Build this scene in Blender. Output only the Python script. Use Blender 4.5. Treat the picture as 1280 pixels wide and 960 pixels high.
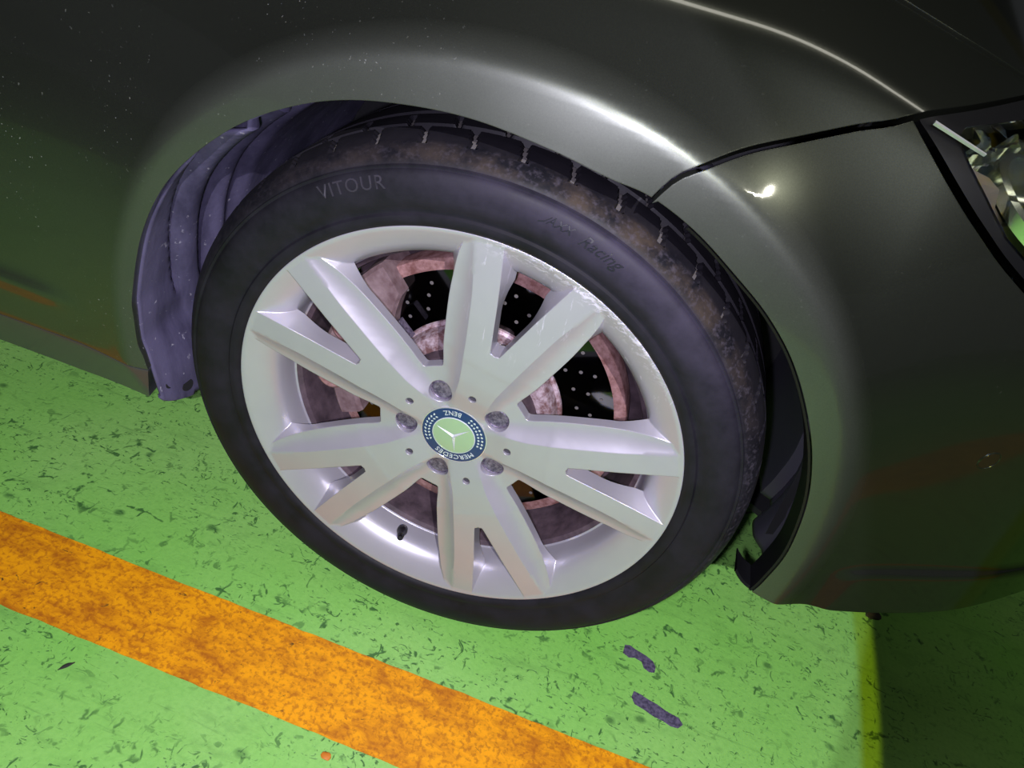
import bpy, bmesh, math, random
import numpy as np
from mathutils import Vector, Matrix
from mathutils.geometry import delaunay_2d_cdt
random.seed(4); rng = np.random.default_rng(4)
for o in list(bpy.data.objects): bpy.data.objects.remove(o)
sc = bpy.context.scene; COL = sc.collection

# ------------------------------------------------------------------ camera
cd = bpy.data.cameras.new('camera'); cam = bpy.data.objects.new('camera', cd); COL.objects.link(cam)
cd.sensor_width = 36; cd.lens = 24.09; cd.clip_start = .01
M = np.array([[.94004338, .26499072, .2147053], [.33057942, -.55312784, -.76470049], [-.08387905, .78982879, -.60756464]])
m = Matrix([[M[0][i], -M[1][i], -M[2][i]] for i in range(3)]).to_4x4()
m.translation = Vector((.10270664, -.52044988, .81691838)); cam.matrix_world = m
sc.camera = cam

# ------------------------------------------------------------------ world, lamps, exposure
w = bpy.data.worlds.new('garage_air'); sc.world = w; w.use_nodes = True
w.node_tree.nodes['Background'].inputs[0].default_value = (.75, .80, .85, 1)
w.node_tree.nodes['Background'].inputs[1].default_value = .035
sc.view_settings.view_transform = 'Standard'; sc.view_settings.look = 'None'
sc.view_settings.exposure = 0.0; sc.view_settings.gamma = 1.0; sc.view_settings.use_curve_mapping = False

def spot(name, loc, edge_pt, half, watts, col, size, blend, extra=0.0):
    # a lamp whose round beam just reaches edge_pt on its right side
    L = Vector(loc); p = (Vector(edge_pt) - L).normalized()
    n = (Vector((-1, 0, 0)) - p * p.dot(Vector((-1, 0, 0)))).normalized()
    a = math.radians(half); axis = p * math.cos(a) + n * math.sin(a)
    d = bpy.data.lights.new(name, 'SPOT'); o = bpy.data.objects.new(name, d); COL.objects.link(o)
    d.energy = watts; d.color = col; d.shadow_soft_size = size
    d.spot_size = 2 * math.radians(half + extra); d.spot_blend = blend
    o.location = L; o.rotation_euler = axis.to_track_quat('-Z', 'Y').to_euler()
    return o
spot('beam_lamp', (.40, -1.15, 1.40), (.632, .155, 0), 36, 96, (.20, .36, 1.0), .006, .01)
spot('beam_lamp_fringe', (.40, -1.15, 1.40), (.632, .155, 0), 36, 72, (1.0, .78, .0), .006, .01, extra=.80)
spot('camera_flash', (.085, -.525, .80), (.632, .155, 0), 50, 20, (.84, .80, 1.0), .008, .02)

def area(name, loc, target, sx, sy, watts, col):
    d = bpy.data.lights.new(name, 'AREA'); d.shape = 'RECTANGLE'; d.size = sx; d.size_y = sy; d.energy = watts; d.color = col
    o = bpy.data.objects.new(name, d); COL.objects.link(o); o.location = loc
    o.rotation_euler = (Vector(target) - Vector(loc)).to_track_quat('-Z', 'Y').to_euler(); return o
area('ceiling_light', (.25, .95, 2.62), (.25, .95, 0), 2.6, .32, 8, (1.0, .95, .86))
area('front_fill_light', (1.9, -.9, 2.62), (1.9, -.9, 0), .10, .02, 5.5, (1.0, .97, .80))  # unseen fill added to lift the dark floor at front right

# ------------------------------------------------------------------ helpers
def tag(o, label=None, cat=None, group=None, kind=None):
    if label: o['label'] = label
    if cat: o['category'] = cat
    if group: o['group'] = group
    if kind: o['kind'] = kind
    return o
def link(name, me, parent=None):
    o = bpy.data.objects.new(name, me); COL.objects.link(o)
    if parent: o.parent = parent
    return o
def mesh(name, V, F, mats, parent=None, mi=None, smooth=True, sharp=None, normals=None):
    me = bpy.data.meshes.new(name); me.from_pydata([tuple(map(float, v)) for v in V], [], [tuple(int(i) for i in f) for f in F])
    for x in (mats if isinstance(mats, (list, tuple)) else [mats]): me.materials.append(x)
    if mi is not None: me.polygons.foreach_set('material_index', np.asarray(mi, dtype=np.int32))
    me.polygons.foreach_set('use_smooth', [bool(smooth)] * len(me.polygons)); me.update()
    if sharp: me.set_sharp_from_angle(angle=math.radians(sharp))
    if normals is not None: me.normals_split_custom_set_from_vertices([tuple(map(float, n)) for n in normals])
    return link(name, me, parent)
def bm_obj(name, bm, mats, parent=None, sharp=35):
    bmesh.ops.recalc_face_normals(bm, faces=bm.faces)
    me = bpy.data.meshes.new(name); bm.to_mesh(me); bm.free()
    for x in (mats if isinstance(mats, (list, tuple)) else [mats]): me.materials.append(x)
    me.polygons.foreach_set('use_smooth', [True] * len(me.polygons)); me.update(); me.set_sharp_from_angle(angle=math.radians(sharp))
    return link(name, me, parent)
# ---- outer body skin: a surface S(x, w); w is height up to the shoulder, then runs inwards over the top
def interp(x, pts):
    a = np.asarray(pts, float); return np.interp(x, a[:, 0], a[:, 1])
def sstep(a, b, x):
    t = np.clip((x - a) / (b - a), 0, 1); return t * t * (3 - 2 * t)
HUB_Z = 0.312
CREASE_R = 0.383
def side_y(x, z):
    base = 1.1 * np.clip(x - 0.30, 0, None) ** 1.9 * (1 - .20 * sstep(.40, .62, x))
    base = base + .011 * sstep(52, 88, np.degrees(np.arctan2(x, z - HUB_Z))) * (x > 0)
    wall = 1.0 * np.clip(z - 0.50, 0, None) ** 2
    dx, dz = x, z - HUB_Z
    r = np.hypot(dx, dz); ang = np.degrees(np.arctan2(dx, dz))
    zc = HUB_Z + CREASE_R * np.cos(np.radians(ang)); 
    wallc = 1.0 * np.clip(zc - 0.50, 0, None) ** 2
    c = interp(ang, [(-120, .008), (-90, .010), (-50, .016), (-15, .020), (50, .020), (65, .023), (85, .026), (120, .026)])
    amp = wallc + c
    out = amp * np.exp(-(np.clip(r - CREASE_R, 0, None) / .055) ** 1.1)
    soft = interp(ang, [(-120, .012), (-60, .010), (-20, .001), (60, .001), (120, .003)])
    inn = amp - .0075 * np.clip((CREASE_R - r) / .031, 0, 1.6)
    fl = np.where(r > CREASE_R, out, inn)
    y = base + wall - fl
    y = y + .30 * np.clip(.264 - z, 0, None) * sstep(.1, -.1, x)                  # sill turns under
    zl = .321
    y = y - .0045 * np.exp(-np.abs((z - zl) / .010) ** 1.6) * sstep(-.43, -.50, x)   # sculpted line ahead of the door
    y = y - .008 * sstep(.318, .310, z) * sstep(.41, .45, x) + .25 * np.clip(.245 - z, 0, None) * sstep(.3, .42, x)
    return y
GX = np.arange(-.86, .90, .0035); GW = np.arange(.15, 1.20, .0035)
def _grid():
    X, W = np.meshgrid(GX, GW, indexing='ij')
    zc = interp(X, [(-.8, .775), (-.2, .760), (.07, .754), (.19, .752), (.25, .737), (.30, .724), (.36, .708), (.5, .66), (.8, .56)])
    kz = np.ones(31) / 31
    z1 = np.convolve(np.pad(zc[:, 0], 15, 'edge'), kz, 'valid'); zc = np.repeat(z1[:, None], zc.shape[1], 1)
    Y = side_y(X, np.minimum(W, zc)) + np.clip(W - zc, 0, None)
    Z = np.minimum(W, zc) + np.clip(W - zc, 0, None) * .30
    def sm(A, n, ax):
        for _ in range(n):
            A = A.copy()
            if ax: A[:, 1:-1] = .25 * A[:, :-2] + .5 * A[:, 1:-1] + .25 * A[:, 2:]
            else: A[1:-1] = .25 * A[:-2] + .5 * A[1:-1] + .25 * A[2:]
        return A
    # gentle rounding of every crease, more along the shoulder
    m = np.exp(-((W - zc) / .03) ** 2)
    Y1, Z1 = [sm(sm(A, 2, 1), 2, 0) for A in (Y, Z)]
    Y2, Z2 = [sm(A, 16, 1) for A in (Y1, Z1)]
    return Y1 * (1 - m) + Y2 * m, Z1 * (1 - m) + Z2 * m
GY, GZ = _grid()
def _bil(G, x, w):
    fx = np.clip((x - GX[0]) / .0035, 0, len(GX) - 1.001); fw = np.clip((w - GW[0]) / .0035, 0, len(GW) - 1.001)
    i = fx.astype(int); j = fw.astype(int); a = fx - i; b = fw - j
    return (G[i, j] * (1 - a) * (1 - b) + G[i + 1, j] * a * (1 - b) + G[i, j + 1] * (1 - a) * b + G[i + 1, j + 1] * a * b)
def S(P):
    P = np.asarray(P, float); x, w = P[..., 0], P[..., 1]
    return np.stack([x, _bil(GY, x, w), _bil(GZ, x, w)], -1)
def SN(P, h=.0035):
    P = np.asarray(P, float)
    tx = S(P + [h, 0]) - S(P - [h, 0]); tw = S(P + [0, h]) - S(P - [0, h])
    n = np.cross(tx, tw); n /= np.linalg.norm(n, axis=-1)[..., None]     # points to -y (outwards)
    return n

def revolve(prof, n=180, a0=0, a1=360, mat=None, close=False):
    # profile of (r, y) about the wheel axis; returns V, F
    full = abs(a1 - a0) >= 360; m_ = n if full else n + 1
    V = []; F = []
    for i in range(m_):
        a = math.radians(a0 + (a1 - a0) * i / n); s, c = math.sin(a), math.cos(a)
        for r, y in prof: V.append((r * s, y, HUB_Z + r * c))
    k = len(prof)
    for i in range(n):
        j = (i + 1) % m_
        for q in range(k - 1 if not close else k):
            q2 = (q + 1) % k
            F.append((i * k + q, i * k + q2, j * k + q2, j * k + q))
    return V, F
def wp(r, ang, y):                      # wheel polar coordinates -> world (angle clockwise from the top)
    a = math.radians(ang); return (r * math.sin(a), y, HUB_Z + r * math.cos(a))

# ------------------------------------------------------------------ materials
def mat(name, col=(.5, .5, .5), metal=0, rough=.5, coat=0, coat_r=.05, spec=.5, emis=None, es=0):
    m = bpy.data.materials.new(name); m.use_nodes = True; b = m.node_tree.nodes['Principled BSDF']
    b.inputs['Base Color'].default_value = (*col, 1); b.inputs['Metallic'].default_value = metal
    b.inputs['Roughness'].default_value = rough; b.inputs['Coat Weight'].default_value = coat
    b.inputs['Coat Roughness'].default_value = coat_r; b.inputs['Specular IOR Level'].default_value = spec
    if emis: b.inputs['Emission Color'].default_value = (*emis, 1); b.inputs['Emission Strength'].default_value = es
    return m
class NT:
    def __init__(s, m): s.m = m; s.t = m.node_tree; s.b = s.t.nodes['Principled BSDF']; s.pos = s.n('ShaderNodeNewGeometry').outputs['Position']
    def n(s, ty, **k):
        x = s.t.nodes.new(ty)
        for a, b in k.items(): setattr(x, a, b)
        return x
    def l(s, a, b): s.t.links.new(a, b)
    def mapp(s, scale, rot=(0, 0, 0), loc=(0, 0, 0)):
        x = s.n('ShaderNodeMapping'); x.inputs['Scale'].default_value = scale; x.inputs['Rotation'].default_value = rot; x.inputs['Location'].default_value = loc
        s.l(s.pos, x.inputs['Vector']); return x.outputs[0]
    def noise(s, vec, scale, detail=4, rough=.55, dist=0):
        x = s.n('ShaderNodeTexNoise'); x.inputs['Scale'].default_value = scale; x.inputs['Detail'].default_value = detail
        x.inputs['Roughness'].default_value = rough; x.inputs['Distortion'].default_value = dist; s.l(vec, x.inputs['Vector']); return x.outputs['Fac']
    def vor(s, vec, scale, feature='F1', rnd=1.0):
        x = s.n('ShaderNodeTexVoronoi', feature=feature); x.inputs['Scale'].default_value = scale; x.inputs['Randomness'].default_value = rnd
        s.l(vec, x.inputs['Vector']); return x.outputs['Distance']
    def ramp(s, v, a, b, ca=0.0, cb=1.0):
        x = s.n('ShaderNodeMapRange'); x.inputs[1].default_value = a; x.inputs[2].default_value = b; x.inputs[3].default_value = ca; x.inputs[4].default_value = cb
        s.l(v, x.inputs[0]); return x.outputs[0]
    def math(s, op, a, b=None):
        x = s.n('ShaderNodeMath', operation=op, use_clamp=False)
        for i, v in enumerate((a, b)):
            if v is None: continue
            if isinstance(v, (int, float)): x.inputs[i].default_value = v
            else: s.l(v, x.inputs[i])
        return x.outputs[0]
    def mix(s, f, a, b):
        x = s.n('ShaderNodeMix', data_type='RGBA')
        if isinstance(f, (int, float)): x.inputs[0].default_value = f
        else: s.l(f, x.inputs[0])
        for i, v in ((6, a), (7, b)):
            if isinstance(v, tuple): x.inputs[i].default_value = (*v, 1)
            else: s.l(v, x.inputs[i])
        return x.outputs[2]
    def bump(s, h, strength, dist, base=None):
        x = s.n('ShaderNodeBump'); x.inputs['Strength'].default_value = strength; x.inputs['Distance'].default_value = dist
        s.l(h, x.inputs['Height'])
        if base: s.l(base, x.inputs['Normal'])
        return x.outputs[0]
    def bevel(s, r, samples=4):
        x = s.n('ShaderNodeBevel'); x.samples = samples; x.inputs['Radius'].default_value = r; return x.outputs[0]
    def col(s, v): s.l(v, s.b.inputs['Base Color'])
    def rough(s, v): s.l(v, s.b.inputs['Roughness'])
    def nor(s, v): s.l(v, s.b.inputs['Normal'])

# green floor paint: scuffs, worn tyre-track flecks and fine streaks along the car
FLOOR = mat('green_floor_paint', (.17, .48, .13), rough=.42, spec=.4); t = NT(FLOOR)
big = t.noise(t.mapp((1, 1, 1)), 2.2, 3)
streak = t.noise(t.mapp((2.2, 26, 1), rot=(0, 0, .12)), 3.0, 6, .65, .4)
fleckn = t.noise(t.mapp((38, 75, 1), rot=(0, 0, .35)), 1.6, 3, .6, 1.6)
fleckm = t.noise(t.mapp((46, 30, 1), rot=(0, 0, -.5)), 1.5, 3, .6, 1.4)
area_m = t.ramp(t.noise(t.mapp((3.2, 9, 1), rot=(0, 0, .12)), 1.2, 3), .34, .54)
f1 = t.math('MULTIPLY', t.ramp(fleckn, .60, .67), area_m); f2 = t.math('MULTIPLY', t.ramp(fleckm, .62, .68), area_m)
f3 = t.math('MULTIPLY', t.ramp(streak, .60, .72), .45)
dots = t.ramp(t.vor(t.mapp((1, 1.4, 1)), 20), .19, .08); dots = t.math('MULTIPLY', dots, t.ramp(t.noise(t.mapp((1, 1, 1), loc=(3, 1, 0)), 14, 2), .50, .60))
dv = t.n('ShaderNodeTexNoise'); dv.inputs['Scale'].default_value = 70; t.l(t.pos, dv.inputs['Vector'])
vm = t.n('ShaderNodeVectorMath', operation='MULTIPLY_ADD'); t.l(dv.outputs['Color'], vm.inputs[0]); vm.inputs[1].default_value = (.018, .018, 0); t.l(t.mapp((1, 1.3, 1), rot=(0, 0, .3)), vm.inputs[2])
ck = t.ramp(t.vor(vm.outputs[0], 36, 'DISTANCE_TO_EDGE'), .09, .03)
ck = t.math('MULTIPLY', ck, t.ramp(t.noise(t.mapp((1, 1, 1), loc=(5, 2, 0)), 46, 3), .545, .60))
trk = t.ramp(t.noise(t.mapp((.7, 5.5, 1), rot=(0, 0, .13), loc=(0, .3, 0)), 1.5, 2), .42, .56)
f1 = t.math('MAXIMUM', f1, t.math('MULTIPLY', ck, trk))
f3 = t.math('MAXIMUM', f3, t.math('MULTIPLY', t.ramp(t.noise(t.mapp((1, 3, 1), rot=(0, 0, .12)), 9, 5, .7), .55, .75), .35))
fl = t.math('MINIMUM', t.math('ADD', t.math('MAXIMUM', t.math('MAXIMUM', f1, f2), f3), t.math('MULTIPLY', dots, .8)), 1.0)
base = t.mix(t.ramp(big, .35, .65), (.20, .52, .085), (.27, .55, .135))
base = t.mix(t.math('MULTIPLY', t.ramp(t.noise(t.mapp((1, 1, 1)), 160, 4), .4, .7), .25), base, (.12, .36, .06))
t.col(t.mix(t.math('MULTIPLY', fl, .85), base, (.020, .085, .022)))
t.nor(t.bump(t.math('SUBTRACT', t.noise(t.mapp((1, 1, 1)), 240, 3), t.math('MULTIPLY', fl, .9)), .35, .0012))
t.rough(t.ramp(t.noise(t.mapp((1, 1, 1)), 30, 3), .3, .7, .35, .55))

ORANGE = mat('orange_line_paint', (.76, .30, .004), rough=.5, spec=.3); t = NT(ORANGE)
a = t.noise(t.mapp((1.0, 2.2, 1), rot=(0, 0, .1)), 34, 6, .7, .5); b_ = t.noise(t.mapp((1, 1.6, 1)), 7, 4, .6, .4)
c_ = t.noise(t.mapp((1, 1, 1)), 180, 4, .6)
v = t.math('ADD', t.math('MULTIPLY', a, .6), t.math('MULTIPLY', b_, .4))
cc = t.mix(t.ramp(v, .44, .60), (.82, .34, .004), (.46, .15, .006))
cc = t.mix(t.math('MULTIPLY', t.ramp(c_, .5, .62), .55), cc, (.30, .075, .008))
cc = t.mix(t.ramp(t.noise(t.mapp((1, 1.5, 1)), 60, 5, .7, .8), .64, .70), cc, (.09, .045, .012))
t.col(cc); t.nor(t.bump(c_, .3, .001))

PATCH = mat('bare_asphalt', (.06, .05, .09), rough=.9); t = NT(PATCH)
t.col(t.mix(t.ramp(t.noise(t.mapp((1, 1, 1)), 220, 5), .35, .7), (.035, .028, .060), (.13, .11, .18)))

def paint_mat(name, base):
    P = mat(name, base, metal=.90, rough=.265, coat=1.0, coat_r=.06); t = NT(P)
    d1 = t.ramp(t.noise(t.mapp((1, 1, 1)), 330, 2, .5), .70, .74)
    sx = t.n('ShaderNodeSeparateXYZ'); t.l(t.pos, sx.inputs[0])
    dustz = t.math('MULTIPLY', t.math('MULTIPLY', d1, t.ramp(sx.outputs[0], .0, -.25, .12, 1)), t.ramp(t.noise(t.mapp((1, 1, 1)), 9, 3), .45, .6))
    fine = t.ramp(t.noise(t.mapp((1, 1, 1)), 900, 2, .7), .3, .7, .0, .35)
    c1 = t.mix(fine, base, tuple(x * 1.7 for x in base))
    film = t.ramp(t.noise(t.mapp((1, 1, 1)), 3, 4), .35, .7, .0, .04)
    c1 = t.mix(film, c1, (.16, .16, .17))
    # bright reflection painted on the arch edge, plus dried road film low behind the wheel
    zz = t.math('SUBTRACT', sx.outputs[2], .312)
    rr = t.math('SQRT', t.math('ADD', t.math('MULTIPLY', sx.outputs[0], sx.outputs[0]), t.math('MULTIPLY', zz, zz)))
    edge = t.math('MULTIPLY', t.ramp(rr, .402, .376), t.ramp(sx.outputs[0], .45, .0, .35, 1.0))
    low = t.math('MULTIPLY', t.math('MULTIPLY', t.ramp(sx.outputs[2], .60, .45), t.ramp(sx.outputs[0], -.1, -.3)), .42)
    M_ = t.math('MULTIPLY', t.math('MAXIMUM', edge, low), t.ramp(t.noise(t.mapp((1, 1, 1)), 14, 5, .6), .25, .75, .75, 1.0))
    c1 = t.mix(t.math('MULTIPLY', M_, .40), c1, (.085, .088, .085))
    t.col(t.mix(t.math('MULTIPLY', dustz, .55), c1, (.42, .42, .40)))
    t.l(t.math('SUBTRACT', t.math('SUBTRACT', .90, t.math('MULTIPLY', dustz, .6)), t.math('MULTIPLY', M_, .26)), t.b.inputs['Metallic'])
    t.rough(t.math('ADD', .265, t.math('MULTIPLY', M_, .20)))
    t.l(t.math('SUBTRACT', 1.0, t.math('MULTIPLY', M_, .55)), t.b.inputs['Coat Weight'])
    t.nor(t.bevel(.0012)); return P
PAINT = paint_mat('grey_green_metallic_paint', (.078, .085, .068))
SILLP = mat('sill_paint', (.055, .056, .068), metal=.2, rough=.38, coat=.3)
BLACK = mat('black_trim', (.004, .004, .005), rough=.45, spec=.25)
DARK = mat('dark_cavity', (.006, .006, .008), rough=.9)

LINER = mat('wheel_arch_liner_plastic', (.05, .045, .075), rough=.75, spec=.3); t = NT(LINER)
c1 = t.mix(t.ramp(t.noise(t.mapp((14, 14, 2.5)), 1.5, 5, .65), .35, .65), (.040, .035, .072), (.100, .088, .165))
t.col(t.mix(t.ramp(t.noise(t.mapp((1, 1, 1)), 120, 3, .6), .66, .74), c1, (.32, .30, .38))); t.nor(t.bump(t.noise(t.mapp((1, 1, 1)), 160, 3), .3, .001))

LINER2 = mat('dark_liner_plastic', (.028, .026, .040), rough=.6)
RUB = mat('tyre_rubber', (.022, .020, .036), rough=.62, spec=.22); t = NT(RUB)
sep = t.n('ShaderNodeSeparateXYZ'); t.l(t.pos, sep.inputs[0]); zz = t.math('SUBTRACT', sep.outputs[2], .312)
rad = t.math('SQRT', t.math('ADD', t.math('MULTIPLY', sep.outputs[0], sep.outputs[0]), t.math('MULTIPLY', zz, zz)))
n1 = t.noise(t.mapp((1, 1, 1)), 26, 5, .65); n2 = t.noise(t.mapp((1, 1, 1)), 200, 4, .6)
scuff = t.math('MULTIPLY', t.math('MULTIPLY', t.ramp(rad, .296, .301), t.ramp(rad, .3145, .306)), t.ramp(sep.outputs[0], -.16, .06, .25, 1.0))
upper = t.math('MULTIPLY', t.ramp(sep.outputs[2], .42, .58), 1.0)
c1 = t.mix(t.ramp(n1, .35, .7), (.0055, .0052, .0075), (.012, .0108, .0165))
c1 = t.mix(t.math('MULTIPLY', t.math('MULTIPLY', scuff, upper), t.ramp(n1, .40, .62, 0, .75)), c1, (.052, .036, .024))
c1 = t.mix(t.math('MULTIPLY', scuff, t.ramp(n2, .5, .7, 0, .5)), c1, (.075, .065, .085))
tread = t.ramp(sep.outputs[1], .0125, .017)
c1 = t.mix(t.math('MULTIPLY', tread, .8), c1, (.008, .007, .010))
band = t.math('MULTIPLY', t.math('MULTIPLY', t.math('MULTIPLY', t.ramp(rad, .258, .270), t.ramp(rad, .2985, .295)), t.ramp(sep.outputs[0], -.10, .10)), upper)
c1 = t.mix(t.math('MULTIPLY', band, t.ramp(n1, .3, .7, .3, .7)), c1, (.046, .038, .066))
t.col(c1); t.nor(t.bump(n2, .15, .0006)); t.rough(t.ramp(n1, .3, .7, .5, .7))
DUST = mat('dusty_tread_groove', (.085, .075, .075), rough=.9)
LETTER = mat('raised_tyre_lettering', (.022, .019, .028), rough=.55)
INK = mat('black_script_lettering', (.006, .006, .012), rough=.5)

RIM = mat('silver_wheel_paint', (.44, .42, .475), metal=.45, rough=.30, coat=.25, coat_r=.15); t = NT(RIM)
sep = t.n('ShaderNodeSeparateXYZ'); t.l(t.pos, sep.inputs[0]); zz = t.math('SUBTRACT', sep.outputs[2], .312)
rad = t.math('SQRT', t.math('ADD', t.math('MULTIPLY', sep.outputs[0], sep.outputs[0]), t.math('MULTIPLY', zz, zz)))
# kerb rash on the lip at the upper right and across two spokes
lip = t.math('MULTIPLY', t.ramp(rad, .226, .237), t.math('MULTIPLY', t.ramp(sep.outputs[0], -.015, .03), t.ramp(sep.outputs[2], .46, .50)))
scr = t.math('MULTIPLY', lip, t.ramp(t.noise(t.mapp((60, 60, 130), rot=(0, .6, 0)), 1.6, 6, .7, 1.2), .50, .56))
spk = t.math('MULTIPLY', t.math('MULTIPLY', t.ramp(rad, .12, .14), t.ramp(sep.outputs[2], .42, .46)), t.math('MULTIPLY', t.ramp(sep.outputs[0], -.02, .0), t.ramp(t.noise(t.mapp((130, 130, 22), rot=(0, .25, 0)), 1.3, 5, .7, .8), .60, .66)))
s_ = t.math('MINIMUM', t.math('ADD', scr, t.math('MULTIPLY', spk, .6)), 1)
t.col(t.mix(s_, t.mix(t.ramp(t.noise(t.mapp((1, 1, 1)), 30, 4), .35, .7, 0, .35), (.44, .42, .475), (.39, .37, .42)), (.72, .68, .80)))
t.rough(t.ramp(s_, 0, 1, .36, .6))
t.nor(t.bump(s_, .4, .0004, t.bevel(.0016, 6)))
BARREL = mat('brake_dusted_barrel', (.060, .040, .052), metal=.2, rough=.6); t = NT(BARREL)
t.col(t.mix(t.ramp(t.noise(t.mapp((1, 1, 1)), 40, 5, .65), .35, .7), (.040, .026, .034), (.12, .080, .10)))
BOLT = mat('dull_bolt_metal', (.13, .11, .15), metal=.5, rough=.5); t = NT(BOLT)
t.col(t.mix(t.ramp(t.noise(t.mapp((1, 1, 1)), 260, 5, .7), .4, .65), (.075, .060, .10), (.26, .22, .30)))
HOLE = mat('hole_shadow_metal', (.05, .045, .06), metal=.3, rough=.6)
DISC = mat('polished_disc_face', (.045, .045, .045), metal=1, rough=.08)
RUST = mat('rusty_iron', (.18, .07, .06), metal=.1, rough=.75); t = NT(RUST)
t.col(t.mix(t.ramp(t.noise(t.mapp((1, 1, 1)), 70, 6, .7), .38, .66), (.14, .055, .050), (.34, .19, .19)))
t.nor(t.bump(t.noise(t.mapp((1, 1, 1)), 200, 4), .4, .001))
HAT = mat('disc_hat_metal', (.38, .27, .29), metal=.4, rough=.5); t = NT(HAT)
t.col(t.mix(t.ramp(t.noise(t.mapp((1, 1, 1)), 90, 5, .7), .4, .62), (.20, .10, .10), (.60, .48, .54)))
CAL = mat('brake_caliper_casting', (.2, .12, .12), rough=.65, metal=.15); t = NT(CAL)
t.col(t.mix(t.ramp(t.noise(t.mapp((1, 1, 1)), 60, 5, .6), .35, .7), (.13, .075, .08), (.27, .19, .20)))
VALVE = mat('black_valve_rubber', (.008, .008, .010), rough=.4)
CHROME = mat('chrome', (.8, .8, .8), metal=.7, rough=.3)
CAPRING = mat('cap_blue', (.010, .022, .11), rough=.3, coat=.6); CAPW = mat('cap_letter_silver', (.62, .66, .70), rough=.3, metal=.3)
CAPC = mat('cap_pale_green_disc', (.38, .50, .34), metal=.35, rough=.25, coat=1)
LENS = mat('clear_lamp_lens', (1, 1, 1), rough=.0); LENS.node_tree.nodes['Principled BSDF'].inputs['Transmission Weight'].default_value = 1
LENS.node_tree.nodes['Principled BSDF'].inputs['IOR'].default_value = 1.12
REFL = mat('lamp_reflector', (.60, .66, .52), metal=.9, rough=.18)
BEZ = mat('lamp_tan_bezel', (.42, .36, .26), metal=.4, rough=.4)
CEIL = mat('concrete_ceiling', (.05, .05, .05), rough=.9)

# ------------------------------------------------------------------ floor
V = []; F = []
floor = mesh('floor', [(-6, -6, 0), (6, -6, 0), (6, 6, 0), (-6, 6, 0)], [(0, 1, 2, 3)], FLOOR, smooth=False); tag(floor, kind='structure')
def flat_patch(name, pts, h, m, parent=None, z0=0.0):
    n = len(pts); V = [(x, y, z0) for x, y in pts] + [(x, y, z0 + h) for x, y in pts]
    return mesh(name, V, [tuple(range(n, 2 * n))] + [(i, (i + 1) % n, n + (i + 1) % n, n + i) for i in range(n)], m, parent, smooth=False)
xs = np.arange(-3, 3.001, .006); j1 = rng.normal(0, .0006, len(xs)); j2 = rng.normal(0, .0006, len(xs))
j1 = np.convolve(j1, [.3, .4, .3], 'same'); j2 = np.convolve(j2, [.3, .4, .3], 'same')
up = [(x, -.0815 + a) for x, a in zip(xs, j1)]; lo = [(x, -.1875 + a) for x, a in zip(xs, j2)]
Vv = [(x, y, .0008) for x, y in lo] + [(x, y, .0008) for x, y in up] + [(x, y, .0) for x, y in lo] + [(x, y, .0) for x, y in up]
n = len(xs); F = []
for i in range(n - 1): F += [(i, i + 1, n + i + 1, n + i), (2 * n + i, 2 * n + i + 1, i + 1, i), (n + i, n + i + 1, 3 * n + i + 1, 3 * n + i)]
tag(mesh('painted_line', Vv, F, ORANGE, floor, smooth=False), 'worn orange painted line across the green floor')
def blob(cx, cy, lx, ly, rot, n=26, rough=.18):
    P = []
    for i in range(n):
        a = 2 * math.pi * i / n; k = 1 + random.uniform(-rough, rough)
        x = lx * math.copysign(abs(math.cos(a)) ** .6, math.cos(a)) * k; y = ly * math.copysign(abs(math.sin(a)) ** .6, math.sin(a)) * k
        P.append((cx + x * math.cos(rot) - y * math.sin(rot), cy + x * math.sin(rot) + y * math.cos(rot)))
    return P
flat_patch('bare_patch', [(.289, .069), (.296, .071), (.304, .068), (.313, .066), (.321, .064), (.330, .060), (.335, .053), (.334, .044), (.327, .042), (.319, .045), (.315, .053), (.305, .055), (.297, .052), (.288, .056)], .0006, PATCH, floor)
flat_patch('bare_patch', [(.310, .007), (.319, .006), (.330, .003), (.342, .001), (.354, -.003), (.364, -.005), (.372, -.006), (.378, -.013), (.372, -.020), (.362, -.021), (.352, -.018), (.340, -.017), (.327, -.013), (.313, -.010), (.308, -.002)], .0006, PATCH, floor)

# small debris
def lump(name, loc, s, m, seed):
    r2 = random.Random(seed); bm = bmesh.new(); bmesh.ops.create_icosphere(bm, subdivisions=2, radius=1)
    for v in bm.verts:
        k = 1 + r2.uniform(-.22, .22); v.co = Vector((v.co.x * s[0] * k, v.co.y * s[1] * k, max(v.co.z, -.6) * s[2] * k))
    mn = min(v.co.z for v in bm.verts)
    for v in bm.verts: v.co.z -= mn
    o = bm_obj(name, bm, m); o.location = loc; return o
tag(lump('pebble', (.667, .283, 0), (.012, .008, .006), mat('dark_stone', (.02, .018, .016), rough=.8), 1), 'dark pebble lying on the floor just under the front bumper edge', 'pebble')
tag(lump('paint_chip', (-.018, -.205, .0), (.006, .0045, .0016), mat('orange_chip', (.55, .17, .01), rough=.6), 2), 'small orange paint chip on green floor beside the orange line', 'chip')
leafm = mat('dry_leaf', (.02, .02, .015), rough=.8)
V = []; F = []
for i in range(9):
    s = i / 8; wd = .0022 * math.sin(math.pi * min(max(s, .04), .96)); x = -.332 + .010 * s; y = -.228 + .014 * s
    V += [(x - wd, y + wd * .6, .0004 + .0015 * math.sin(math.pi * s)), (x, y, .0016 + .0015 * math.sin(math.pi * s)), (x + wd, y - wd * .6, .0004 + .0015 * math.sin(math.pi * s))]
for i in range(8):
    for k in (0, 1): F.append((3 * i + k, 3 * i + k + 1, 3 * i + 4 + k, 3 * i + 3 + k))
tag(mesh('leaf_scrap', V, F, leafm), 'tiny dark curled leaf scrap on the green floor left of the orange line', 'leaf')

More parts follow.
